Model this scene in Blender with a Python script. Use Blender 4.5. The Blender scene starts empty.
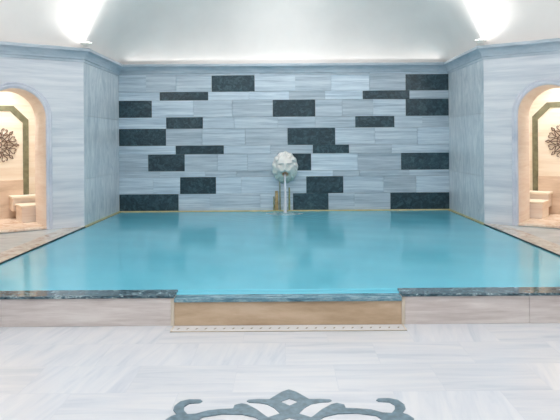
import bpy, bmesh, math, random
from mathutils import Vector, Matrix, noise
random.seed(7)
S = bpy.context.scene
COL = S.collection
PI = math.pi

def lin(r, g, b):
    def f(c):
        c /= 255.0
        return c / 12.92 if c <= .04045 else ((c + .055) / 1.055) ** 2.4
    return (f(r), f(g), f(b), 1)

# ------------------------------------------------------------------ materials
def new_mat(name):
    m = bpy.data.materials.new(name); m.use_nodes = True
    nt = m.node_tree
    return m, nt, nt.nodes['Principled BSDF']

def ramp(nt, fac, stops):
    r = nt.nodes.new('ShaderNodeValToRGB')
    e = r.color_ramp.elements
    e[0].position, e[0].color = stops[0]
    e[1].position, e[1].color = stops[-1]
    for p, c in stops[1:-1]:
        k = e.new(p); k.color = c
    nt.links.new(fac, r.inputs[0])
    return r.outputs[0]

def math_n(nt, op, a, b=None):
    n = nt.nodes.new('ShaderNodeMath'); n.operation = op
    for i, v in enumerate((a, b)):
        if v is None: continue
        if isinstance(v, (int, float)): n.inputs[i].default_value = v
        else: nt.links.new(v, n.inputs[i])
    return n.outputs[0]

def mapping(nt, vec, scale=(1,1,1), rot=(0,0,0), loc=(0,0,0)):
    m = nt.nodes.new('ShaderNodeMapping')
    nt.links.new(vec, m.inputs[0])
    m.inputs['Scale'].default_value = scale
    m.inputs['Rotation'].default_value = rot
    m.inputs['Location'].default_value = loc
    return m.outputs[0]

def noise_n(nt, vec, scale, detail=4, rough=.55, dist=0):
    n = nt.nodes.new('ShaderNodeTexNoise')
    nt.links.new(vec, n.inputs['Vector'])
    n.inputs['Scale'].default_value = scale
    n.inputs['Detail'].default_value = detail
    n.inputs['Roughness'].default_value = rough
    n.inputs['Distortion'].default_value = dist
    return n.outputs['Fac']

def mix(nt, fac, a, b, mode='MIX'):
    n = nt.nodes.new('ShaderNodeMix'); n.data_type = 'RGBA'; n.blend_type = mode
    for s, v in ((n.inputs[0], fac), (n.inputs[6], a), (n.inputs[7], b)):
        if isinstance(v, (int, float)): s.default_value = v
        elif isinstance(v, tuple): s.default_value = v
        else: nt.links.new(v, s)
    return n.outputs[2]

def marble(name, light, mid, dark, stretch=(1,1,9), rot=(0,0,0), scale=1.0, rough=.3,
           attr=False, joints=None, dist=.4, jcol=.82, seed=0, spec=.5, shift=0.0):
    """streaked marble; stretch gives the stripe direction, attr reads a tone/offset per block"""
    m, nt, b = new_mat(name)
    geo = nt.nodes.new('ShaderNodeNewGeometry')
    vec = geo.outputs['Position']
    tone = None
    if attr:
        a = nt.nodes.new('ShaderNodeAttribute'); a.attribute_name = 'block'
        sep = nt.nodes.new('ShaderNodeSeparateColor'); nt.links.new(a.outputs['Color'], sep.inputs[0])
        tone = sep.outputs[0]
        cmb = nt.nodes.new('ShaderNodeCombineXYZ')
        off = math_n(nt, 'MULTIPLY', sep.outputs[1], 37.0)
        for i in range(3): nt.links.new(off, cmb.inputs[i])
        va = nt.nodes.new('ShaderNodeVectorMath'); va.operation = 'ADD'
        nt.links.new(vec, va.inputs[0]); nt.links.new(cmb.outputs[0], va.inputs[1])
        vec = va.outputs[0]
    v = mapping(nt, vec, stretch, rot, (seed, seed*1.7, seed*.6))
    f = noise_n(nt, v, scale, 6, .6, dist)
    f2 = noise_n(nt, v, scale*3.1, 5, .6, dist)
    fac = math_n(nt, 'ADD', math_n(nt, 'MULTIPLY', f, .65), math_n(nt, 'MULTIPLY', f2, .35))
    if shift: fac = math_n(nt, 'ADD', fac, shift)
    c = ramp(nt, fac, [(.36, dark), (.5, mid), (.62, light)])
    if tone is not None:
        tm = math_n(nt, 'ADD', math_n(nt, 'MULTIPLY', tone, .34), .83)
        cc = nt.nodes.new('ShaderNodeCombineColor')
        for i in range(3): nt.links.new(tm, cc.inputs[i])
        c = mix(nt, 1.0, c, cc.outputs[0], 'MULTIPLY')
    if joints:
        w, h, jr = joints
        br = nt.nodes.new('ShaderNodeTexBrick')
        nt.links.new(mapping(nt, geo.outputs['Position'], (1,1,1), jr), br.inputs['Vector'])
        br.inputs['Scale'].default_value = 1
        br.inputs['Brick Width'].default_value = w; br.inputs['Row Height'].default_value = h
        br.inputs['Mortar Size'].default_value = .003
        br.inputs['Color1'].default_value = (1,1,1,1); br.inputs['Color2'].default_value = (.93,.94,.95,1)
        br.inputs['Mortar'].default_value = (jcol,jcol,jcol,1)
        c = mix(nt, 1.0, c, br.outputs['Color'], 'MULTIPLY')
    nt.links.new(c, b.inputs['Base Color'])
    b.inputs['Roughness'].default_value = rough
    b.inputs['Specular IOR Level'].default_value = spec
    return m

def plain(name, col, rough=.5, metal=0, var=.08, scale=8):
    m, nt, b = new_mat(name)
    geo = nt.nodes.new('ShaderNodeNewGeometry')
    f = noise_n(nt, geo.outputs['Position'], scale, 4)
    d = tuple(c*(1-var) for c in col[:3]) + (1,)
    l = tuple(min(1, c*(1+var)) for c in col[:3]) + (1,)
    nt.links.new(ramp(nt, f, [(.35, d), (.65, l)]), b.inputs['Base Color'])
    b.inputs['Roughness'].default_value = rough; b.inputs['Metallic'].default_value = metal
    return m

M = {}
M['plaster'] = plain('ceiling_plaster', lin(234,230,227), .8, var=.03, scale=1.5)
M['block'] = marble('striped_grey_marble', lin(214,226,235), lin(192,207,219), lin(158,177,192), (1.0,1.0,22), scale=.9, rough=.32, attr=True, dist=.25)
M['darkblock'] = marble('dark_green_marble', lin(70,98,108), lin(40,66,76), lin(24,46,56), (6,6,7), scale=1.6, rough=.3, attr=True, dist=1.2)
M['joint'] = plain('joint_mortar', lin(168,180,187), .8)
M['diag'] = marble('pale_striped_marble', lin(230,233,238), lin(216,221,228), lin(190,199,210), (.35,.35,5.5), scale=1.2, rough=.35, joints=None, dist=.5)
M['side'] = marble('clouded_blue_marble', lin(228,234,238), lin(208,217,224), lin(182,196,206), (2.2,2.6,.8), (.8,.0,.0), scale=1.4, rough=.3, dist=2.4)
M['cornice'] = marble('cornice_marble', lin(198,208,217), lin(182,194,205), lin(160,175,188), (1,1,6), scale=1.3, rough=.4)
M['arch'] = marble('arch_moulding_marble', lin(222,225,234), lin(212,216,227), lin(196,202,216), (2,2,2), scale=1.3, rough=.35)
M['niche'] = marble('cream_marble', lin(246,234,222), lin(240,224,210), lin(228,208,192), (.6,.6,7), scale=1.2, rough=.4)
M['nichepale'] = marble('ivory_marble', lin(248,238,222), lin(244,231,212), lin(234,216,194), (.6,.6,6), scale=1.2, rough=.4)
M['niche_floor'] = marble('veined_cream_marble', lin(244,230,214), lin(234,213,193), lin(205,172,145), (2,2,2), (0,0,.5), scale=1.6, rough=.25, dist=1.5)
M['dado'] = marble('tan_marble', lin(232,210,190), lin(222,198,176), lin(206,180,156), (.7,.7,4), scale=1.5, rough=.4)
M['green'] = plain('olive_green_marble', lin(126,124,98), .35, var=.25, scale=9)
M['medal'] = plain('brown_carving', lin(104,76,58), .5, var=.15, scale=20)
M['inlay'] = plain('slate_inlay', lin(100,122,134), .3, var=.22, scale=26)
M['riser'] = marble('pinkish_grey_marble', lin(222,216,212), lin(208,200,196), lin(188,178,173), (.8,.8,9), scale=1.4, rough=.3, dist=.3)
M['tan'] = marble('ochre_stone', lin(204,182,156), lin(190,166,138), lin(172,148,120), (.7,1,3), scale=2, rough=.4, dist=.3)
M['coping'] = marble('speckled_dark_granite', lin(186,204,208), lin(66,96,108), lin(14,34,46), (5,10,10), scale=2.4, rough=.07, dist=1.5, shift=-.02)
M['weir'] = marble('wet_grey_granite', lin(150,182,192), lin(98,140,156), lin(52,92,112), (2,9,9), scale=3, rough=.06, dist=1.0)
M['deck'] = marble('pale_grey_deck_marble', lin(216,220,220), lin(200,206,207), lin(180,187,190), (1,2,2), scale=1.3, rough=.25)
M['edge'] = marble('brown_white_marble', lin(222,218,212), lin(206,198,188), lin(164,144,128), (2,2.2,2), (0,0,.5), scale=1.9, rough=.25, dist=1.8)
M['edgedark'] = plain('dark_edge', lin(48,62,62), .3)
M['gold'] = plain('ochre_lime_line', lin(212,202,150), .5, var=.12, scale=5)
M['stain'] = plain('orange_lime_deposit', lin(198,170,124), .6, var=.25, scale=18)
M['stain2'] = plain('olive_lime_deposit', lin(150,156,110), .6, var=.25, scale=18)
M['metal'] = plain('white_lamp_metal', lin(236,230,222), .4)
M['slot'] = plain('drain_shadow', lin(150,144,134), .7)
M['jamb'] = plain('pale_beige_stone', lin(206,196,180), .4, var=.06)
M['frame'] = plain('drain_plate_stone', lin(208,210,213), .3, var=.03)
M['basin'] = plain('turquoise_basin', lin(120,200,210), .5)

def lion_mat():
    m, nt, b = new_mat('weathered_white_stone')
    geo = nt.nodes.new('ShaderNodeNewGeometry')
    sep = nt.nodes.new('ShaderNodeSeparateXYZ'); nt.links.new(geo.outputs['Position'], sep.inputs[0])
    n = noise_n(nt, geo.outputs['Position'], 9, 5)
    z = math_n(nt, 'ADD', sep.outputs[2], math_n(nt, 'MULTIPLY', n, .30))
    c = ramp(nt, math_n(nt, 'SUBTRACT', z, .55), [(.28, lin(170,192,182)), (.48, lin(212,224,218)), (.68, lin(246,245,241))])
    nt.links.new(c, b.inputs['Base Color'])
    b.inputs['Roughness'].default_value = .5
    bp = nt.nodes.new('ShaderNodeBump'); bp.inputs['Strength'].default_value = .25; bp.inputs['Distance'].default_value = .01
    nt.links.new(noise_n(nt, geo.outputs['Position'], 40, 4), bp.inputs['Height'])
    nt.links.new(bp.outputs[0], b.inputs['Normal'])
    return m
M['lion'] = lion_mat()

def floor_mat():
    m, nt, b = new_mat('white_marble_slabs')
    geo = nt.nodes.new('ShaderNodeNewGeometry')
    pos = mapping(nt, geo.outputs['Position'], (1,1,1), (0,0,0), (.0, -.105, 0))
    br = nt.nodes.new('ShaderNodeTexBrick')
    nt.links.new(pos, br.inputs['Vector'])
    br.offset = .5; br.inputs['Scale'].default_value = 1
    br.inputs['Brick Width'].default_value = .64; br.inputs['Row Height'].default_value = .435
    br.inputs['Mortar Size'].default_value = .0022
    br.inputs['Color1'].default_value = (0,0,0,1); br.inputs['Color2'].default_value = (1,1,1,1)
    br.inputs['Mortar'].default_value = (.5,.5,.5,1)
    rnd = nt.nodes.new('ShaderNodeSeparateColor'); nt.links.new(br.outputs['Color'], rnd.inputs[0])
    r = rnd.outputs[0]
    va = nt.nodes.new('ShaderNodeVectorMath'); va.operation = 'ADD'
    cmb = nt.nodes.new('ShaderNodeCombineXYZ'); off = math_n(nt, 'MULTIPLY', r, 23.0)
    for i in range(3): nt.links.new(off, cmb.inputs[i])
    nt.links.new(geo.outputs['Position'], va.inputs[0]); nt.links.new(cmb.outputs[0], va.inputs[1])
    vr = nt.nodes.new('ShaderNodeVectorRotate'); vr.rotation_type = 'Z_AXIS'
    nt.links.new(va.outputs[0], vr.inputs['Vector'])
    nt.links.new(math_n(nt, 'MULTIPLY', math_n(nt, 'GREATER_THAN', r, .62), 1.75), vr.inputs['Angle'])
    v = mapping(nt, vr.outputs[0], (.7, 6, 1))
    f = noise_n(nt, v, 1.7, 6, .6, .6)
    c = ramp(nt, f, [(.32, lin(190,196,206)), (.46, lin(202,206,213)), (.62, lin(210,212,216))])
    t = math_n(nt, 'ADD', math_n(nt, 'MULTIPLY', r, .06), .95)
    cc = nt.nodes.new('ShaderNodeCombineColor')
    for i in range(3): nt.links.new(t, cc.inputs[i])
    c = mix(nt, 1.0, c, cc.outputs[0], 'MULTIPLY')
    c = mix(nt, math_n(nt, 'MULTIPLY', br.outputs['Fac'], .45), c, lin(186,192,202))
    nt.links.new(c, b.inputs['Base Color'])
    b.inputs['Roughness'].default_value = .2
    return m
M['floor'] = floor_mat()

def water_mat():
    m, nt, b = new_mat('milky_turquoise_water')
    geo = nt.nodes.new('ShaderNodeNewGeometry')
    n = noise_n(nt, geo.outputs['Position'], .7, 3)
    nt.links.new(ramp(nt, n, [(.3, lin(96,184,208)), (.7, lin(108,193,215))]), b.inputs['Base Color'])
    b.inputs['Roughness'].default_value = .13
    b.inputs['IOR'].default_value = 1.33
    b.inputs['Specular IOR Level'].default_value = .5
    bp = nt.nodes.new('ShaderNodeBump'); bp.inputs['Strength'].default_value = .15; bp.inputs['Distance'].default_value = .004
    nt.links.new(noise_n(nt, mapping(nt, geo.outputs['Position'], (3,8,1)), 1.0, 3), bp.inputs['Height'])
    nt.links.new(bp.outputs[0], b.inputs['Normal'])
    return m
M['water'] = water_mat()

def stream_mat():
    m, nt, b = new_mat('falling_water')
    b.inputs['Base Color'].default_value = lin(238,242,250)
    b.inputs['Roughness'].default_value = .12
    b.inputs['Transmission Weight'].default_value = .2
    b.inputs['IOR'].default_value = 1.33
    geo = nt.nodes.new('ShaderNodeNewGeometry')
    bp = nt.nodes.new('ShaderNodeBump'); bp.inputs['Strength'].default_value = .5; bp.inputs['Distance'].default_value = .01
    nt.links.new(noise_n(nt, mapping(nt, geo.outputs['Position'], (60,60,3)), 1.0, 3), bp.inputs['Height'])
    nt.links.new(bp.outputs[0], b.inputs['Normal'])
    return m
M['stream'] = stream_mat()

def foam_mat():
    m, nt, b = new_mat('white_splash_foam')
    b.inputs['Base Color'].default_value = lin(196,228,234)
    b.inputs['Roughness'].default_value = .3
    geo = nt.nodes.new('ShaderNodeNewGeometry')
    nt.links.new(ramp(nt, noise_n(nt, geo.outputs['Position'], 14, 4), [(.30, (.1,.1,.1,1)), (.70, (.75,.75,.75,1))]), b.inputs['Alpha'])
    return m
M['foam'] = foam_mat()

def emit(name, col, s):
    m, nt, b = new_mat(name)
    b.inputs['Base Color'].default_value = col
    b.inputs['Emission Color'].default_value = col
    b.inputs['Emission Strength'].default_value = s
    return m
M['lens'] = emit('lit_lamp_glass', (1,.97,.92,1), 12)
M['warmlens'] = emit('warm_lit_lamp_glass', (1,.85,.65,1), 8)

# ------------------------------------------------------------------ mesh helpers
def obj(name, bm, mats, parent=None, smooth=False):
    me = bpy.data.meshes.new(name)
    bmesh.ops.recalc_face_normals(bm, faces=bm.faces)
    bm.to_mesh(me); bm.free()
    if not isinstance(mats, (list, tuple)): mats = [mats]
    for m in mats: me.materials.append(m)
    if smooth: me.polygons.foreach_set('use_smooth', [True]*len(me.polygons))
    o = bpy.data.objects.new(name, me); COL.objects.link(o)
    if parent: o.parent = parent
    return o

def empty(name, loc=(0,0,0)):
    o = bpy.data.objects.new(name, None); COL.objects.link(o)
    o.location = loc; o.empty_display_size = .1
    return o

def tag(o, label, cat, group=None, kind=None):
    o['label'] = label; o['category'] = cat
    if group: o['group'] = group
    if kind: o['kind'] = kind
    return o

def struct(o):
    o['kind'] = 'structure'; return o

def box(bm, x0, x1, y0, y1, z0, z1, mi=0, bev=0, col=None, xf=None):
    if col is not None and not bm.loops.layers.float_color.get('block'): bm.loops.layers.float_color.new('block')
    before = set(bm.faces)
    vs = [Vector((x, y, z)) for z in (z0, z1) for y in (y0, y1) for x in (x0, x1)]
    if xf: vs = [xf(v) for v in vs]
    v = [bm.verts.new(p) for p in vs]
    fs = []
    for q in ((0,1,3,2), (4,6,7,5), (0,4,5,1), (2,3,7,6), (0,2,6,4), (1,5,7,3)):
        f = bm.faces.new([v[i] for i in q]); f.material_index = mi; fs.append(f)
    if bev:
        es = set(e for f in fs for e in f.edges)
        r = bmesh.ops.bevel(bm, geom=list(es), offset=bev, segments=2, affect='EDGES', profile=.5)
        fs = [f for f in bm.faces if f not in before]
        for f in fs: f.material_index = mi
    if col is not None:
        lay = bm.loops.layers.float_color.get('block') or bm.loops.layers.float_color.new('block')
        for f in fs:
            for l in f.loops: l[lay] = col
    return fs

def quad(bm, pts, mi=0):
    f = bm.faces.new([bm.verts.new(p) for p in pts]); f.material_index = mi; return f

def prism(bm, pts, h):
    """closed outline of 3d points, extruded by vector h, two n-gons and the rim"""
    a = [bm.verts.new(p) for p in pts]; b = [bm.verts.new(Vector(p) + h) for p in pts]
    n = len(pts)
    bm.faces.new(a); bm.faces.new(b[::-1])
    for i in range(n): bm.faces.new((a[i], a[(i+1) % n], b[(i+1) % n], b[i]))

def sweep(bm, path, prof_frames, closed_prof=True, mi=0):
    """path: list of functions/frames: each element is a list of profile points already in the world"""
    rings = [[bm.verts.new(p) for p in fr] for fr in prof_frames]
    n = len(rings[0])
    for a, b in zip(rings, rings[1:]):
        for i in range(n if closed_prof else n-1):
            f = bm.faces.new((a[i], a[(i+1) % n], b[(i+1) % n], b[i])); f.material_index = mi
    if closed_prof:
        bm.faces.new(rings[0]); bm.faces.new(rings[-1][::-1])

def ball(bm, c, r, seg=12, rings=8):
    m = Matrix.Translation(c) @ Matrix.Diagonal((r[0], r[1], r[2], 1))
    bmesh.ops.create_uvsphere(bm, u_segments=seg, v_segments=rings, radius=1, matrix=m)

# ------------------------------------------------------------------ dimensions
HW = 2.98        # half width of the pool recess
YB = 10.84       # back wall
YC = 8.94        # where the recess side walls meet the slanting walls
YF = 4.89        # front face of the pool
ZC = 2.89        # top of the cornice
ZD = .25         # deck level
ZW = .235        # water level
A = math.radians(35)
CA, SA = math.cos(A), math.sin(A)
UL = 1.95        # length of a slanting wall
CAMZ = 1.5
def W(s, u, d, z):       # point on / behind a slanting wall: u along it from the inner corner, d into it
    return Vector((s*(HW + CA*u + SA*d), YC - SA*u + CA*d, z))
XE, YE = HW + CA*UL, YC - SA*UL
YR = -2.2        # wall behind the camera

# ------------------------------------------------------------------ floor and its inlay
bm = bmesh.new()
box(bm, -XE-.1, XE+.1, YR-.1, YF+.05, -.1, 0)
floor = struct(obj('floor', bm, M['floor']))

def fp(x, y):  # a point of the floor pattern
    x, y = x, y + .007*(x-284)
    return Vector(((x-286.2)*1.5/(y-141) + .015, 900/(y-141), 0))
def c2(pts): return [(285+x/4.308, 380+y/4.308) for x, y in pts]
shapes = [
 # centre bud, right half
 [(10,42),(40,52),(75,72),(95,84),(140,83),(185,86),(193,92),(180,98),(140,100),(105,106),(75,122),(50,146),(95,160),(130,172),(60,178),(10,165),(10,112),(44,97),(44,94),(10,82)],
 # broad leaf running into the long arc and the curl
 [(60,185),(110,160),(150,130),(190,108),(215,103),(246,110),(252,125),(300,127),(360,132),(410,146),(450,148),(464,132),(462,114),(440,101),(395,98),(384,92),(392,85),(440,84),(478,92),(505,112),(510,130),(495,148),(520,156),(545,172),(545,190),(420,185),(385,160),(300,148),(215,150),(160,162),(120,185)],
]
bm = bmesh.new()
ym = fp(286, 424).y; hq = 0
for sh in shapes:
    px = c2(sh)
    P = []
    for x, y in px:
        yy = y + .007*0
        P.append((max((x-287.2), 0)*1.5/(yy-141), 900/(yy-141)))
    if sh is shapes[0]: P = [(max(0, a if a > .003 else 0), b) for a, b in P]
    for sx in (1, -1):
        for sy in (0, 1):
            pts = [Vector((.02 + sx*a, (2*ym - b) if sy else b, 0.0)) for a, b in P]
            prism(bm, pts, Vector((0,0,.0025+.0006*hq))); hq += 1
inl = obj('inlay_motif', bm, M['inlay'], floor)
inl['label'] = 'slate grey scrolling inlay in the white floor'
mod = inl.modifiers.new('t', 'TRIANGULATE')

# ------------------------------------------------------------------ back wall of blocks
def py(y): return CAMZ - (y-141)*YB/600
def pxx(x): return (x-284)*YB/600
rows = [65, 74.3, 91.3, 99.8, 116.7, 128, 145, 153.7, 170.6, 176.6, 193.4, 213.5]
dark = {1:[(212,255),(406,449)], 2:[(160,208.4),(363,409.7)], 3:[(119,152),(273,315.5),(406,449)],
        4:[(166.4,203),(355.5,394.5)], 5:[(119,166),(287.6,335.3)], 6:[(175.6,223.7),(312.8,349)],
        7:[(148,184.4),(285,311),(401,449)], 8:[], 9:[(179.8,215.6),(306,343)],
        10:[(119,178),(292.6,328),(390,449)], 0:[]}
bm = bmesh.new()
box(bm, -HW-.3, HW+.3, YB+.02, YB+.25, -.9, ZC, 2, col=(.5,.5,0,1))
for r in range(len(rows)-1):
    z1, z0 = py(rows[r])-.0015, py(rows[r+1])+.0015
    if r == 10: z0 = -.2
    cur = 119.0; segs = []
    for a, b in dark[r] + [(449.01, None)]:
        gap = a-cur
        if gap > 3:
            n = max(1, round(gap/(36 if r not in (2,6,8) else 44)))
            cuts = [cur + gap*(k + (random.uniform(-.18,.18) if 0 < k < n else 0))/n for k in range(n+1)]
            segs += [(p, q, 0) for p, q in zip(cuts, cuts[1:])]
        if b: segs.append((a, b, 1)); cur = b
    for p, q, k in segs:
        t = random.random()
        out = .0 if k else random.choice((0, 0, .004, .008, .014))
        box(bm, pxx(p)+.001, pxx(q)-.001, YB-out, YB+.03, z0, z1, k, bev=.003, col=(t, random.random(), 0, 1))
wb = struct(obj('wall_back', bm, [M['block'], M['darkblock'], M['joint']]))

# lime deposits below the spout, on the wall
def stain(x, w, z1, mat, y=YB-.02):
    bm = bmesh.new(); n = 14; L = []
    for i in range(n+1):
        z = ZW-.03 + (z1-ZW+.03)*i/n
        ww = w*(1-.35*i/n)*(.95+.1*random.random())
        c = x + .002*math.sin(i*1.3)
        L.append([Vector((c-ww, y+.006, z)), Vector((c-ww*.5, y-.006, z)), Vector((c+ww*.5, y-.006, z)), Vector((c+ww, y+.006, z))])
    sweep(bm, None, L, True)
    return obj('lime_deposit', bm, mat, wb, True)
stain(pxx(276.2), .038, .60, M['stain'])
stain(pxx(279.6), .012, .80, M['stain2'])
stain(pxx(289.0), .018, .66, M['stain2'])
stain(pxx(273.5), .012, .50, M['stain2'])

# ------------------------------------------------------------------ side walls of the recess, slanting walls, hall walls
for s, nm in ((-1, 'left'), (1, 'right')):
    bm = bmesh.new()
    # real slabs with fine joints
    zz = [-.6, .95, 1.9, ZC]
    for i in range(3):
        box(bm, *sorted((s*HW, s*(HW+.12))), YC+.0, YB+.2, zz[i]+.002, zz[i+1]-.002, 0)
    struct(obj('wall_recess_'+nm, bm, M['side']))

AU, AR, AZ = .95, .405, 1.86      # arch centre along the wall, radius, spring height
TH = .66
def archpts(r, n=28, zlow=.2):
    pts = [(AU - r, zlow)]
    for i in range(n+1):
        t = PI - PI*i/n
        pts.append((AU + r*math.cos(t), AZ + r*math.sin(t)))
    pts.append((AU + r, zlow))
    return pts
for s, nm in ((-1, 'left'), (1, 'right')):
    bm = bmesh.new()
    AU = .95 if s < 0 else .895
    ap = archpts(AR)
    for d in (0, TH):
        quad(bm, [W(s,0,d,-.1), W(s,AU-AR,d,-.1), W(s,AU-AR,d,ZC), W(s,0,d,ZC)])
        quad(bm, [W(s,AU+AR,d,-.1), W(s,UL,d,-.1), W(s,UL,d,ZC), W(s,AU+AR,d,ZC)])
        for (u0, z0), (u1, z1) in zip(ap[1:-1], ap[2:-1]):
            quad(bm, [W(s,u0,d,z0), W(s,u1,d,z1), W(s,u1,d,ZC), W(s,u0,d,ZC)])
    for (u0, z0), (u1, z1) in zip(ap, ap[1:]):
        quad(bm, [W(s,u0,0,z0), W(s,u1,0,z1), W(s,u1,TH,z1), W(s,u0,TH,z0)], 1)
    bmesh.ops.remove_doubles(bm, verts=bm.verts, dist=.0005)
    struct(obj('wall_slanting_'+nm, bm, [M['diag'], M['niche']]))
    # moulding round the arch
    bm = bmesh.new(); fr = []
    prof = [(0,.0),(0,-.018),(.012,-.03),(.03,-.034),(.045,-.022),(.055,-.02),(.07,-.028),(.085,-.016),(.088,0)]
    pth = [(AU-AR, .252, PI)] + [(AU+AR*math.cos(PI-PI*i/36), AZ+AR*math.sin(PI-PI*i/36), PI-PI*i/36) for i in range(37)] + [(AU+AR, .252, 0)]
    for u, z, t in pth:
        fr.append([W(s, u + q*math.cos(t), dd, z + q*math.sin(t)) for q, dd in prof])
    sweep(bm, None, fr, True)
    struct(obj('trim_1' if s < 0 else 'trim_2', bm, M['arch'], None, False))
    # hall side wall
    bm = bmesh.new()
    box(bm, *sorted((s*XE, s*(XE+.15))), YR, YE, -.1, ZC)
    struct(obj('wall_'+nm, bm, M['diag']))
bm = bmesh.new()
box(bm, -XE-.15, XE+.15, YR-.15, YR, -.1, ZC)
struct(obj('wall_front', bm, M['diag']))

# ------------------------------------------------------------------ bathing niches behind the arches
ZN = .29
def niche(s, nm):
    AU = .95 if s < 0 else .895
    cu0, cu1, D0, D1, H = .25, 1.72, TH, 1.45, 2.86
    sh = 0 if s < 0 else -.11; AV = .95 + sh
    bm = bmesh.new()
    quad(bm, [W(s,cu0,D1,ZN-.1), W(s,cu1,D1,ZN-.1), W(s,cu1,D1,H), W(s,cu0,D1,H)])
    quad(bm, [W(s,cu0,D0,ZN-.1), W(s,cu0,D1,ZN-.1), W(s,cu0,D1,H), W(s,cu0,D0,H)])
    quad(bm, [W(s,cu1,D0,ZN-.1), W(s,cu1,D1,ZN-.1), W(s,cu1,D1,H), W(s,cu1,D0,H)])
    quad(bm, [W(s,cu0,D0,H), W(s,cu1,D0,H), W(s,cu1,D1,H), W(s,cu0,D1,H)])
    w = struct(obj('wall_niche_'+nm, bm, M['nichepale']))
    fx = lambda v: W(s, v.x, v.y, v.z)
    # floor slab with nosing
    bm = bmesh.new()
    box(bm, AU-AR, AU+AR, -.03, TH, ZN-.03, ZN, 0, .004, None, fx)
    box(bm, cu0, cu1, TH, D1, ZN-.03, ZN, 0, 0, None, fx)
    box(bm, AU-AR, AU+AR, .0, .1, ZD-.01, ZN-.03, 1, 0, None, fx)
    f = struct(obj('floor_niche_'+nm, bm, [M['niche_floor'], M['deck']]))
    # olive band with chamfered corners
    hw_o, bw, ch, zt = .478, .088, .225, 2.10
    def outline(hw, zt, ch, zb):
        return [(AV-hw, zb), (AV-hw, zt-ch), (AV-hw+ch, zt), (AV+hw-ch, zt), (AV+hw, zt-ch), (AV+hw, zb)]
    o1 = outline(hw_o, zt, ch, ZN); o2 = outline(hw_o-bw, zt-bw, ch-bw*.41, ZN)
    bm = bmesh.new(); fr = []
    for (u1, z1), (u2, z2) in zip(o1, o2):
        fr.append([W(s,u1,D1,z1), W(s,u1,D1-.012,z1), W(s,u2,D1-.012,z2), W(s,u2,D1,z2)])
    sweep(bm, None, fr, True)
    b = obj('panel_border', bm, M['green'], w); b['label'] = 'olive green stone band framing the niche panel'
    # ivory centre panel
    bm = bmesh.new()
    prism(bm, [W(s,u,D1-.006,z) for u, z in o2], W(s,0,0,0)-W(s,0,-.01,0))
    obj('panel', bm, M['nichepale'], w)
    # tan dado
    bm = bmesh.new()
    box(bm, AV-hw_o+bw+.002, AV+hw_o-bw-.002, D1-.04, D1-.006, ZN, .90, 0, .005, None, fx)
    obj('dado', bm, M['dado'], w)
    # carved medallion: interlaced strokes
    bm = bmesh.new()
    uc, zc, R = .93+sh*.5, 1.465, .30
    def stroke(pts, wd):
        n = len(pts); Lp = []
        for i, (a, c) in enumerate(pts):
            p, q = pts[max(0,i-1)], pts[min(n-1,i+1)]
            tx, tz = q[0]-p[0], q[1]-p[1]; l = math.hypot(tx, tz) or 1
            k = .6*wd*(1 if 0 < i < n-1 else .45)
            nx, nz = -tz/l*k, tx/l*k
            Lp.append([W(s,uc+a-nx,D1-.008,zc+c-nz), W(s,uc+a-nx,D1-.018,zc+c-nz), W(s,uc+a+nx,D1-.018,zc+c+nz), W(s,uc+a+nx,D1-.008,zc+c+nz)])
        sweep(bm, None, Lp, True)
    for k in range(8):
        th = k*PI/4
        def rot(r, t): return (r*math.cos(th+t), r*math.sin(th+t))
        stroke([rot(.05,0), rot(.12,0), rot(.2,0), rot(.25,0)], .009)
        for sg in (1, -1):
            # leaf loops
            stroke([rot(.08,0), rot(.12,sg*.32), rot(.17,sg*.3), rot(.21,sg*.12), rot(.24,0)], .010)
            # scroll curl
            stroke([rot(.145,sg*.28), rot(.18,sg*.35), rot(.215,sg*.27), rot(.25,sg*.22), rot(.278,sg*.27), rot(.275,sg*.35), rot(.255,sg*.33)], .009)
        stroke([rot(.235,0), rot(.268,-.075), rot(.315,0)], .012)
        stroke([rot(.235,0), rot(.268,.075), rot(.315,0)], .012)
    for r, wd in ((.05,.010), (.135,.008)):
        stroke([(r*math.cos(t*PI/12), r*math.sin(t*PI/12)) for t in range(25)], wd)
    md = obj('medallion', bm, M['medal'], w); md['label'] = 'brown scrolling star shaped ornament'
    # stepped seats
    side = 'left' if s < 0 else 'right'
    t = empty('stone_bench', W(s, .5, 1.32, ZN)); off = -t.location
    def part(name, boxes, mat):
        bm = bmesh.new()
        for bb in boxes: box(bm, *bb, 0, .006, None, lambda v: W(s, v.x, v.y, v.z)+off)
        return obj(name, bm, mat, t)
    part('seat_slab', [(cu0+.005,.79+sh,1.14,1.402,.62,.656)], M['nichepale'])
    part('body', [(cu0+.005,.77+sh,1.17,1.402,.42,.62)], M['niche'])
    part('plinth', [(cu0+.005,.66+sh,1.24,1.402,ZN,.42)], M['dado'])
    tag(t, 'taller cream stone bench against the back of the %s niche' % side, 'bench', 'stone seats in the niches')
    t = empty('stone_step', W(s, .5, .85, ZN)); off = -t.location
    part('tread', [(cu0+.005,.75+sh*.6,TH+.015,1.12,.515,.545)], M['nichepale'])
    part('body', [(cu0+.005,.735+sh*.6,TH+.03,1.12,ZN,.515)], M['niche'])
    tag(t, 'lower cream stone block in front of the bench in the %s niche' % side, 'step', 'stone seats in the niches')
    # ceiling lamp of the niche
    c = W(s, AU, 1.02, H)
    t = empty('niche_downlight', c)
    bm = bmesh.new(); bmesh.ops.create_cone(bm, cap_ends=True, segments=24, radius1=.09, radius2=.09, depth=.03, matrix=Matrix.Translation((0,0,-.015)))
    obj('rim', bm, M['metal'], t)
    bm = bmesh.new(); bmesh.ops.create_cone(bm, cap_ends=True, segments=24, radius1=.07, radius2=.07, depth=.008, matrix=Matrix.Translation((0,0,-.034)))
    obj('lens', bm, M['warmlens'], t)
    tag(t, 'round warm lamp in the ceiling of the %s niche' % side, 'lamp')
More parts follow.
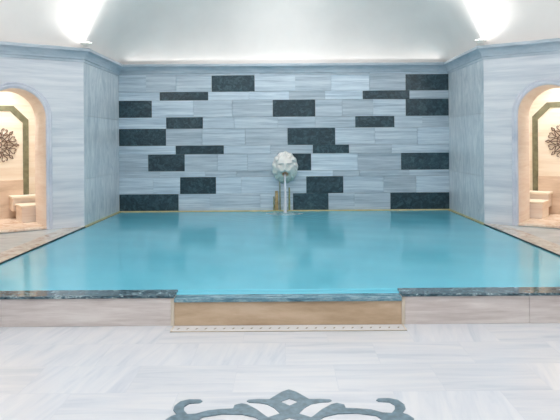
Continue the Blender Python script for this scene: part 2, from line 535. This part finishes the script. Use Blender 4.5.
    ld = bpy.data.lights.new('niche_light', 'AREA'); ld.shape = 'DISK'; ld.size = .7; ld.spread = math.radians(105); ld.energy = NICHE_W; ld.color = (1, .975, .95)
    lo = bpy.data.objects.new('niche_light', ld); COL.objects.link(lo); lo.location = W(s, AU, .98, H-.08)
NICHE_W = 14.5
niche(-1, 'left'); niche(1, 'right')

# ------------------------------------------------------------------ cornice
def cornice(name, a, b, inward, m0, m1):
    """a, b wall points; m0, m1 = shift along the wall per unit of projection (mitre)"""
    a, b, inward = Vector(a), Vector(b), Vector(inward)
    t = (b-a).normalized()
    prof = [(0,-.20),(.012,-.20),(.014,-.165),(.03,-.155),(.035,-.13),(.05,-.10),(.075,-.07),(.105,-.05),(.115,-.045),(.115,-.01),(.105,0),(0,0)]
    fr = []
    for p, mm in ((a, m0), (b, m1)):
        fr.append([p + inward*q + t*(mm*q) + Vector((0,0,ZC+z)) for q, z in prof])
    bm = bmesh.new(); sweep(bm, None, fr, True)
    return struct(obj(name, bm, M['cornice']))
cornice('trim_3', (-HW,YB,0), (HW,YB,0), (0,-1,0), 1, -1)
k = math.tan((PI/2-A)/2)
for s, n in ((-1, 4), (1, 7)):
    cornice('trim_%d' % n, (s*HW,YB,0), (s*HW,YC,0), (-s,0,0), 1, k)
    cornice('trim_%d' % (n+1), W(s,0,0,0), W(s,UL,0,0), (-s*SA,-CA,0), -k, -math.tan((PI/2-(PI/2-A))/2) if False else 0)
    cornice('trim_%d' % (n+2), (s*XE,YE,0), (s*XE,YR,0), (-s,0,0), 0, -0)

# ------------------------------------------------------------------ ceiling: vault over the pool and the hall dome
BR = 1.6
bm = bmesh.new()
NX, NY = 48, 24
def vz(x, y):
    p = max(0, 1-(x/HW)**2); q = max(0, 1-((y-YC)/(YB+.0-YC))**2)
    return ZC - .002 + BR*math.sqrt(p*q)
xs = [-HW*math.cos(PI*i/NX) for i in range(NX+1)]
ys = [YC + (YB-YC)*math.sin(PI/2*j/NY) for j in range(NY+1)]
g = [[bm.verts.new((x, y, vz(x, y))) for x in xs] for y in ys]
for j in range(NY):
    for i in range(NX):
        bm.faces.new((g[j][i], g[j][i+1], g[j+1][i+1], g[j+1][i]))
# hall shell rows
prev = None
NR = 24
for kx in range(NR+1):
    i = kx
    x = xs[i]; z = vz(x, YC)     # left half of the arch curve
    q = (z-ZC)/BR
    lean = 1.1*(1-math.sqrt(max(0, 1-min(1,q)**2*.98)))
    sc = 1-lean/3.2
    cx, cy = 0, 3.2
    def P(px_, py_): return Vector((px_*sc, cy+(py_-cy)*sc, z))
    row = [Vector((x, YC, z))]
    e = P(-XE, YE)
    for m in range(1, 9):
        row.append(Vector((x, YC, z)).lerp(e, m/8))
    row.append(P(-XE, YR)); row.append(P(XE, YR))
    e2 = P(XE, YE)
    for m in range(8, 0, -1):
        row.append(Vector((-x, YC, z)).lerp(e2, m/8))
    row.append(Vector((-x, YC, z)))
    vr = [bm.verts.new(p) for p in row]
    if prev:
        for m in range(len(vr)-1):
            bm.faces.new((prev[m], prev[m+1], vr[m+1], vr[m]))
    prev = vr
bm.faces.new(prev[:-1])
bmesh.ops.remove_doubles(bm, verts=bm.verts, dist=.0008)
struct(obj('ceiling', bm, M['plaster'], None, True))

# ------------------------------------------------------------------ pool
pool = empty('sunken_pool', (0, YF, 0)); po = -pool.location
def pp(name, boxes, mat, bev=.003):
    bm = bmesh.new()
    for bb in boxes: box(bm, *bb, 0, bev, None, lambda v: v+po)
    return obj(name, bm, mat, pool)
XL, XR = -.905, .95
ZO = .229
# riser slabs
for a, b in ((-XE+.01, -2.31), (-2.31, XL-.028), (XR+.028, 1.99), (1.99, XE-.01)):
    pp('riser_panel', [(a+.0008, b-.0008, YF, YF+.2, 0, ZD-.022)], M['riser'])
for a, b in ((XL-.028, XL), (XR, XR+.028)):
    pp('jamb', [(a, b, YF-.004, YF+.2, 0, ZD-.022)], M['jamb'])
w = pp('weir_panel', [(XL+.0003, XR-.0003, YF, YF+.1, 0, ZO-.036)], M['tan']); w['label'] = 'ochre stained stone face under the overflow'
for a, b in ((-XE+.01, XL), (XR, XE-.01)):
    o = pp('coping', [(a, b, YF-.015, YF+.19, ZD-.022, ZD)], M['coping'], .004); o['label'] = 'speckled dark granite edge'
o = pp('weir_coping', [(XL+.001, XR-.001, YF-.015, YF+.13, ZO-.036, ZO)], M['weir'], .004); o['label'] = 'lower wet granite edge where water spills over'
pp('basin', [(-HW, HW, YF+.13, YB-.03, -.95, -.9)], M['basin'], 0)
pp('inner_wall', [(-HW, XL, YF+.185, YF+.25, -.9, ZD-.022), (XR, HW, YF+.185, YF+.25, -.9, ZD-.022), (XL, XR, YF+.08, YF+.12, -.9, ZO-.036)], M['basin'], 0)
# sides: deck, edge stones
for s in (-1, 1):
    def poly(name, pts, z0, z1, mat):
        bm = bmesh.new(); prism(bm, [Vector((s*x, y, z0))+po for x, y in pts], Vector((0,0,z1-z0)))
        return obj(name, bm, mat, pool)
    e = .26
    ue = e/CA
    pe = W(1, ue, 0, 0)
    poly('edge_stone', [(HW,YF+.19),(HW,YC),(pe.x,pe.y),(HW+e,YF+.19)], ZD-.03, ZD, M['edge'])
    bm = bmesh.new(); prism(bm, [Vector((s*x, y, ZD-.03)) for x, y in ((HW+e,YF+.19),(pe.x,pe.y),(XE-.005,YE),(XE-.005,YF+.19))], Vector((0,0,.03)))
    struct(obj('floor_deck_left' if s < 0 else 'floor_deck_right', bm, M['deck']))
    poly('pool_lining', [(HW-.012,YF+.25),(HW-.012,YC),(HW,YC),(HW,YF+.25)], ZW-.03, ZD-.002, M['edgedark'])
    poly('basin_side', [(HW,YF+.25),(HW,YC),(HW+.1,YC),(HW+.1,YF+.25)], -.9, ZD-.031, M['basin'])
    poly('lime_line', [(HW-.006,YC),(HW-.006,YB-.02),(HW+.004,YB-.02),(HW+.004,YC)], ZW-.02, ZW+.022, M['gold'])
bm = bmesh.new(); box(bm, -HW+.006, HW-.006, YB-.035, YB-.016, ZW-.02, ZW+.02, 0, 0, None, lambda v: v+po)
obj('lime_line', bm, M['gold'], pool)
tag(pool, 'raised rectangular marble pool with dark granite rim and central overflow', 'pool')

# water body: top with ripples round the falling stream, brimming over at the weir
bm = bmesh.new()
sx0, sy0 = pxx(284.6), YB-.34
YW0 = YF+.185; YW1 = YF+.105
nx, ny = 150, 150
def wz(x, y):
    r = math.hypot(x-sx0, y-sy0)
    z = ZW + .006*math.exp(-r/.5)*math.cos(r*34)
    return z + .0010*math.sin(x*5.1+y*3.3)*math.sin(y*6.7-x*1.9)
xs_ = [-HW+.012 + (2*HW-.024)*i/nx for i in range(nx+1)]
ys_ = [YW0 + (YB-.037-YW0)*(1-(1-j/ny)**1.5) for j in range(ny+1)]
g = [[bm.verts.new((x, y, wz(x, y))) for x in xs_] for y in ys_]
for j in range(ny):
    for i in range(nx): bm.faces.new((g[j][i], g[j][i+1], g[j+1][i+1], g[j+1][i]))
# tongue at the weir
tx = [XL+.002+(XR-XL-.004)*i/60 for i in range(61)]
prevr = None
for y, z in ((YW0, ZW), (YW1+.01, ZW), (YW1-.004, ZW-.001), (YW1-.012, ZO+.001)):
    rr = [bm.verts.new((x, y, z)) for x in tx]
    if prevr:
        for i in range(60): bm.faces.new((prevr[i], rr[i], rr[i+1], prevr[i+1]))
    prevr = rr
# sides and underside of the water body
bot = [(-HW+.012, YW0), (HW-.012, YW0), (HW-.012, YB-.037), (-HW+.012, YB-.037)]
bv = [bm.verts.new((x, y, -.88)) for x, y in bot]
bm.faces.new(bv)
rims = [g[0], [r[-1] for r in g], g[-1][::-1], [r[0] for r in g][::-1]]
for kq, rim in enumerate(rims):
    bm.faces.new(list(rim) + [bv[(kq+1) % 4], bv[kq]])
water = obj('pool_water', bm, M['water'], None, True)
tag(water, 'milky turquoise water filling the marble pool', 'water', None, 'stuff')

# ------------------------------------------------------------------ lion mask spout
LX, LZ = pxx(284.8), 1.03
lion = empty('lion_head_spout', (LX, YB-.014, LZ)); lion.scale = (1.05, 1.1, 1.06)
def G(x, z, cx, cz, sx, sz): return math.exp(-((x-cx)/sx)**2-((z-cz)/sz)**2)
def face_depth(x, z):
    r2 = (x/.175)**2+((z+.01)/.225)**2
    d = .20*math.sqrt(max(0, 1-r2*.92))
    d += 0.043*G(x,z,0,.13,.09,.05)                                 # forehead
    for sg in (1,-1):
        d += 0.049*G(x,z,sg*.065,.075,.048,.018)                    # brows
        d -= 0.061*G(x,z,sg*.066,.035,.030,.022)                    # eye sockets
        d += 0.032*G(x,z,sg*.066,.033,.015,.011)                    # eyeballs
        d += 0.035*G(x,z,sg*.105,-.02,.035,.04)                     # cheeks
        d += 0.072*G(x,z,sg*.040,-.065,.038,.030)                   # muzzle lobes
        d -= 0.026*G(x,z,sg*.022,-.038,.009,.010)                   # nostrils
    d += 0.075*G(x,z,0,.02,.026,.065)                               # nose bridge
    d += 0.087*G(x,z,0,-.030,.032,.020)                             # nose tip
    d -= 0.174*G(x,z,0,-.105,.045,.024)                             # open mouth
    d += 0.058*G(x,z,0,-.160,.045,.024)                             # lower jaw
    return d
bm = bmesh.new(); NRg, NA = 40, 72
c0 = bm.verts.new((0, -face_depth(0,0), 0)); prev = None
for i in range(1, NRg+1):
    r = i/NRg; ring = []
    for j in range(NA):
        t = 2*PI*j/NA
        x, z = .175*r*math.cos(t), .225*r*math.sin(t)-.01
        ring.append(bm.verts.new((x, -face_depth(x, z) if i < NRg else 0, z)))
    for j in range(NA):
        if prev: bm.faces.new((prev[j], prev[(j+1)%NA], ring[(j+1)%NA], ring[j]))
        else: bm.faces.new((c0, ring[(j+1)%NA], ring[j]))
    prev = ring
bm.faces.new(prev)
obj('face', bm, M['lion'], lion, True)
bm = bmesh.new()
def mane_depth(r, t):
    d = .15*math.sqrt(max(0, 1-r*r*.97))
    w = min(1, max(0, (r-.45)*3))*min(1, (1-r)*6+.25)
    d += w*(.016*math.sin(13*t+7*r) + .012*math.sin(22*r+3*math.sin(3*t)))
    return d
c0 = bm.verts.new((0, -.15, 0)); prev = None
for i in range(1, 37):
    q = i/36; ring = []
    for j in range(120):
        t = 2*PI*j/120
        e = 1+.025*math.sin(13*t+7*q)*q
        ring.append(bm.verts.new((.222*q*e*math.cos(t), -mane_depth(q, t) if i < 36 else 0, .268*q*e*math.sin(t)-.005)))
    for j in range(120):
        if prev: bm.faces.new((prev[j], prev[(j+1)%120], ring[(j+1)%120], ring[j]))
        else: bm.faces.new((c0, ring[(j+1)%120], ring[j]))
    prev = ring
bm.faces.new(prev)
obj('mane', bm, M['lion'], lion, True)
for sg in (1,-1):
    bm = bmesh.new()
    ball(bm, (sg*.135,-.15,.145), (.034,.022,.036)); ball(bm, (sg*.135,-.168,.143), (.018,.010,.020))
    obj('ear', bm, M['lion'], lion, True)
bm = bmesh.new()
bmesh.ops.create_cone(bm, cap_ends=False, segments=20, radius1=.044, radius2=.04, depth=.10, matrix=Matrix.Translation((0,-.17,-.108)) @ Matrix.Diagonal((1,1,.62,1)) @ Matrix.Rotation(PI/2,4,'X'))
o = obj('mouth_lip', bm, plain('rusty_lip', lin(196,140,70), .45, var=.2, scale=30), lion, True)
sm = o.modifiers.new('s', 'SOLIDIFY'); sm.thickness = .007
o['label'] = 'rust stained spout lip in the mouth'
tag(lion, 'white carved lion head mask mounted on the block wall above the water', 'fountain spout')

# falling stream
bm = bmesh.new(); fr = []
y0, z0 = YB-.012-.235, LZ-.115
for i in range(25):
    t = i/24
    z = z0 + (ZW-.02-z0)*t*t if False else z0 + (ZW-.02-z0)*t
    fall = math.sqrt(max(0, (z0-z)))
    y = y0 - .14*fall
    wx = .014+.016*t + .003*math.sin(i*1.1); wy = .010+.004*t
    fr.append([Vector((LX + wx*math.cos(a*PI/6)*(1+.12*math.sin(a*2+i*.4)), y + wy*math.sin(a*PI/6), z)) for a in range(12)])
sweep(bm, None, fr, True)
st = obj('water_stream', bm, M['stream'], None, True)
tag(st, 'thin clear stream pouring from the lion mouth into the pool', 'water stream')
bm = bmesh.new()
n = 40; rings = []
cf = Vector((LX, y0-.20, 0))
c = bm.verts.new((cf.x, cf.y, wz(cf.x, cf.y)+.012)); prev = None
for i in range(1, 8):
    ring = []
    for j in range(n):
        t = 2*PI*j/n; rr = i/7*(1+.12*math.sin(5*t)+.08*math.sin(9*t+1))
        x = cf.x+.30*rr*math.cos(t); y = cf.y+.26*rr*math.sin(t)*.9
        ring.append(bm.verts.new((x, y, wz(x, y)+.003+.010*(1-i/7)*abs(math.sin(3*t+i)))))
    for j in range(n):
        if prev: bm.faces.new((prev[j], prev[(j+1)%n], ring[(j+1)%n], ring[j]))
        else: bm.faces.new((c, ring[j], ring[(j+1)%n]))
    prev = ring
fo = obj('splash_foam', bm, M['foam'], None, True)
tag(fo, 'pale splash foam where the stream hits the turquoise water', 'foam', None, 'stuff')

# ------------------------------------------------------------------ overflow drain in the floor
dr = empty('overflow_drain', (0.02, 4.80, 0))
bm = bmesh.new()
x0, x1, ya, yb = -.93, .94, -.075, .075
box(bm, x0, x1, ya, yb, -.0, .003)
obj('plate', bm, M['frame'], dr)
bm = bmesh.new()
for a, b, c_, d_ in ((x0,x1,ya,ya+.012),(x0,x0+.012,ya,yb),(x1-.012,x1,ya,yb)):
    box(bm, a, b, c_, d_, .0, .0045)
obj('frame', bm, M['jamb'], dr)
n = 25
for i in range(n):
    x = x0+.055+(x1-x0-.11)*i/(n-1)
    pts = [Vector((x-.012,-.016,.003)), Vector((x+.001,-.016,.003)), Vector((x+.012,.016,.003)), Vector((x-.001,.016,.003))]
    bm = bmesh.new(); prism(bm, pts, Vector((0,0,.0008)))
    obj('slot', bm, M['slot'], dr)
tag(dr, 'long slotted stone drain in the floor before the ochre overflow', 'drain')

# ------------------------------------------------------------------ uplights on the cornice
for s in (-1, 1):
    side = 'left' if s < 0 else 'right'
    base = Vector((s*(HW-.075), YC-.10, ZC))
    t = empty('cornice_uplight', base)
    t.rotation_euler = (0, 0, -s*A/2)
    bm = bmesh.new()
    box(bm, -.065, -.045, -.03, .03, 0, .045, 0, .004); obj('bracket', bm, M['metal'], t)
    bm = bmesh.new(); box(bm, .045, .065, -.03, .03, 0, .045, 0, .004); obj('bracket', bm, M['metal'], t)
    bm = bmesh.new()
    bmesh.ops.create_cone(bm, cap_ends=True, segments=28, radius1=.055, radius2=.09, depth=.04, matrix=Matrix.Translation((0,0,.05)) )
    obj('housing', bm, M['metal'], t, False)
    bm = bmesh.new()
    bmesh.ops.create_cone(bm, cap_ends=True, segments=28, radius1=.078, radius2=.078, depth=.006, matrix=Matrix.Translation((0,0,.073)))
    obj('lens', bm, M['lens'], t)
    tag(t, 'small white uplight on the cornice corner above the %s niche side' % side, 'uplight', 'cornice uplights')
    ld = bpy.data.lights.new('uplight_beam', 'SPOT'); ld.energy = 27; ld.spot_size = math.radians(165); ld.spot_blend = 1; ld.shadow_soft_size = .08; ld.color = (1,.97,.93)
    lo = bpy.data.objects.new('uplight_beam', ld); COL.objects.link(lo); lo.location = base + Vector((0, 0, .10))
    dirv = Vector((s*.10, -.05, 1)); lo.rotation_euler = dirv.to_track_quat('-Z', 'Y').to_euler()

# unseen area lights added to brighten the hall and the pool recess
def area(loc, size, e, col=(1,1,1), rot=(0,0,0)):
    ld = bpy.data.lights.new('fill_light', 'AREA'); ld.shape = 'SQUARE'; ld.size = size; ld.energy = e; ld.color = col
    lo = bpy.data.objects.new('fill_light', ld); COL.objects.link(lo); lo.location = loc; lo.rotation_euler = rot
area((0, 3.4, 4.35), 2.6, 74, (1,.985,.97))
area((0, 9.5, 4.1), 1.4, 25, (1,.985,.97))
area((0, -.8, 4.2), 2.0, 45, (1,.985,.97))
# light strips on top of the cornices, shining up on the plaster
def strip_up(loc, length, e, dirv, col=(1,.985,.96)):
    ld = bpy.data.lights.new('strip_uplight', 'AREA'); ld.shape = 'RECTANGLE'; ld.size = length; ld.size_y = .10; ld.energy = e; ld.color = col
    lo = bpy.data.objects.new('strip_uplight', ld); COL.objects.link(lo)
    z = -Vector(dirv).normalized()
    ax = Vector((1,0,0)) if abs(z.x) < .7 and abs(dirv[1]) >= abs(dirv[0]) else Vector((0,1,0))
    y = z.cross(ax).normalized(); x = y.cross(z)
    m = Matrix((x, y, z)).transposed().to_4x4(); m.translation = loc
    lo.matrix_world = m
strip_up(Vector((0, YB-.07, ZC+.03)), 5.6, 4.5, (0, -.55, 1))
for s in (-1, 1):
    strip_up(Vector((s*(XE-.12), 3.0, ZC+.03)), 7.5, 120, (-s*.5, 0, 1))  # unseen side strips, added as fill to brighten the hall ceiling

wd = bpy.data.worlds.new('world'); S.world = wd; wd.use_nodes = True
wd.node_tree.nodes['Background'].inputs[0].default_value = (.8,.9,1,1)
wd.node_tree.nodes['Background'].inputs[1].default_value = .3

# ------------------------------------------------------------------ camera
cam = bpy.data.cameras.new('camera'); co = bpy.data.objects.new('camera', cam); COL.objects.link(co)
cam.sensor_width = 36; cam.lens = 36*600/560
cam.shift_x = -4/560; cam.shift_y = -69/560
cam.clip_start = .05
co.matrix_world = Matrix.Translation((0,0,CAMZ)) @ Matrix.Rotation(PI/2,4,'X') @ Matrix.Rotation(math.radians(-.4),4,'Z')
S.camera = co
S.view_settings.view_transform = 'Standard'; S.view_settings.look = 'None'
S.view_settings.gamma = 1; S.view_settings.use_curve_mapping = False
S.view_settings.exposure = 0.07
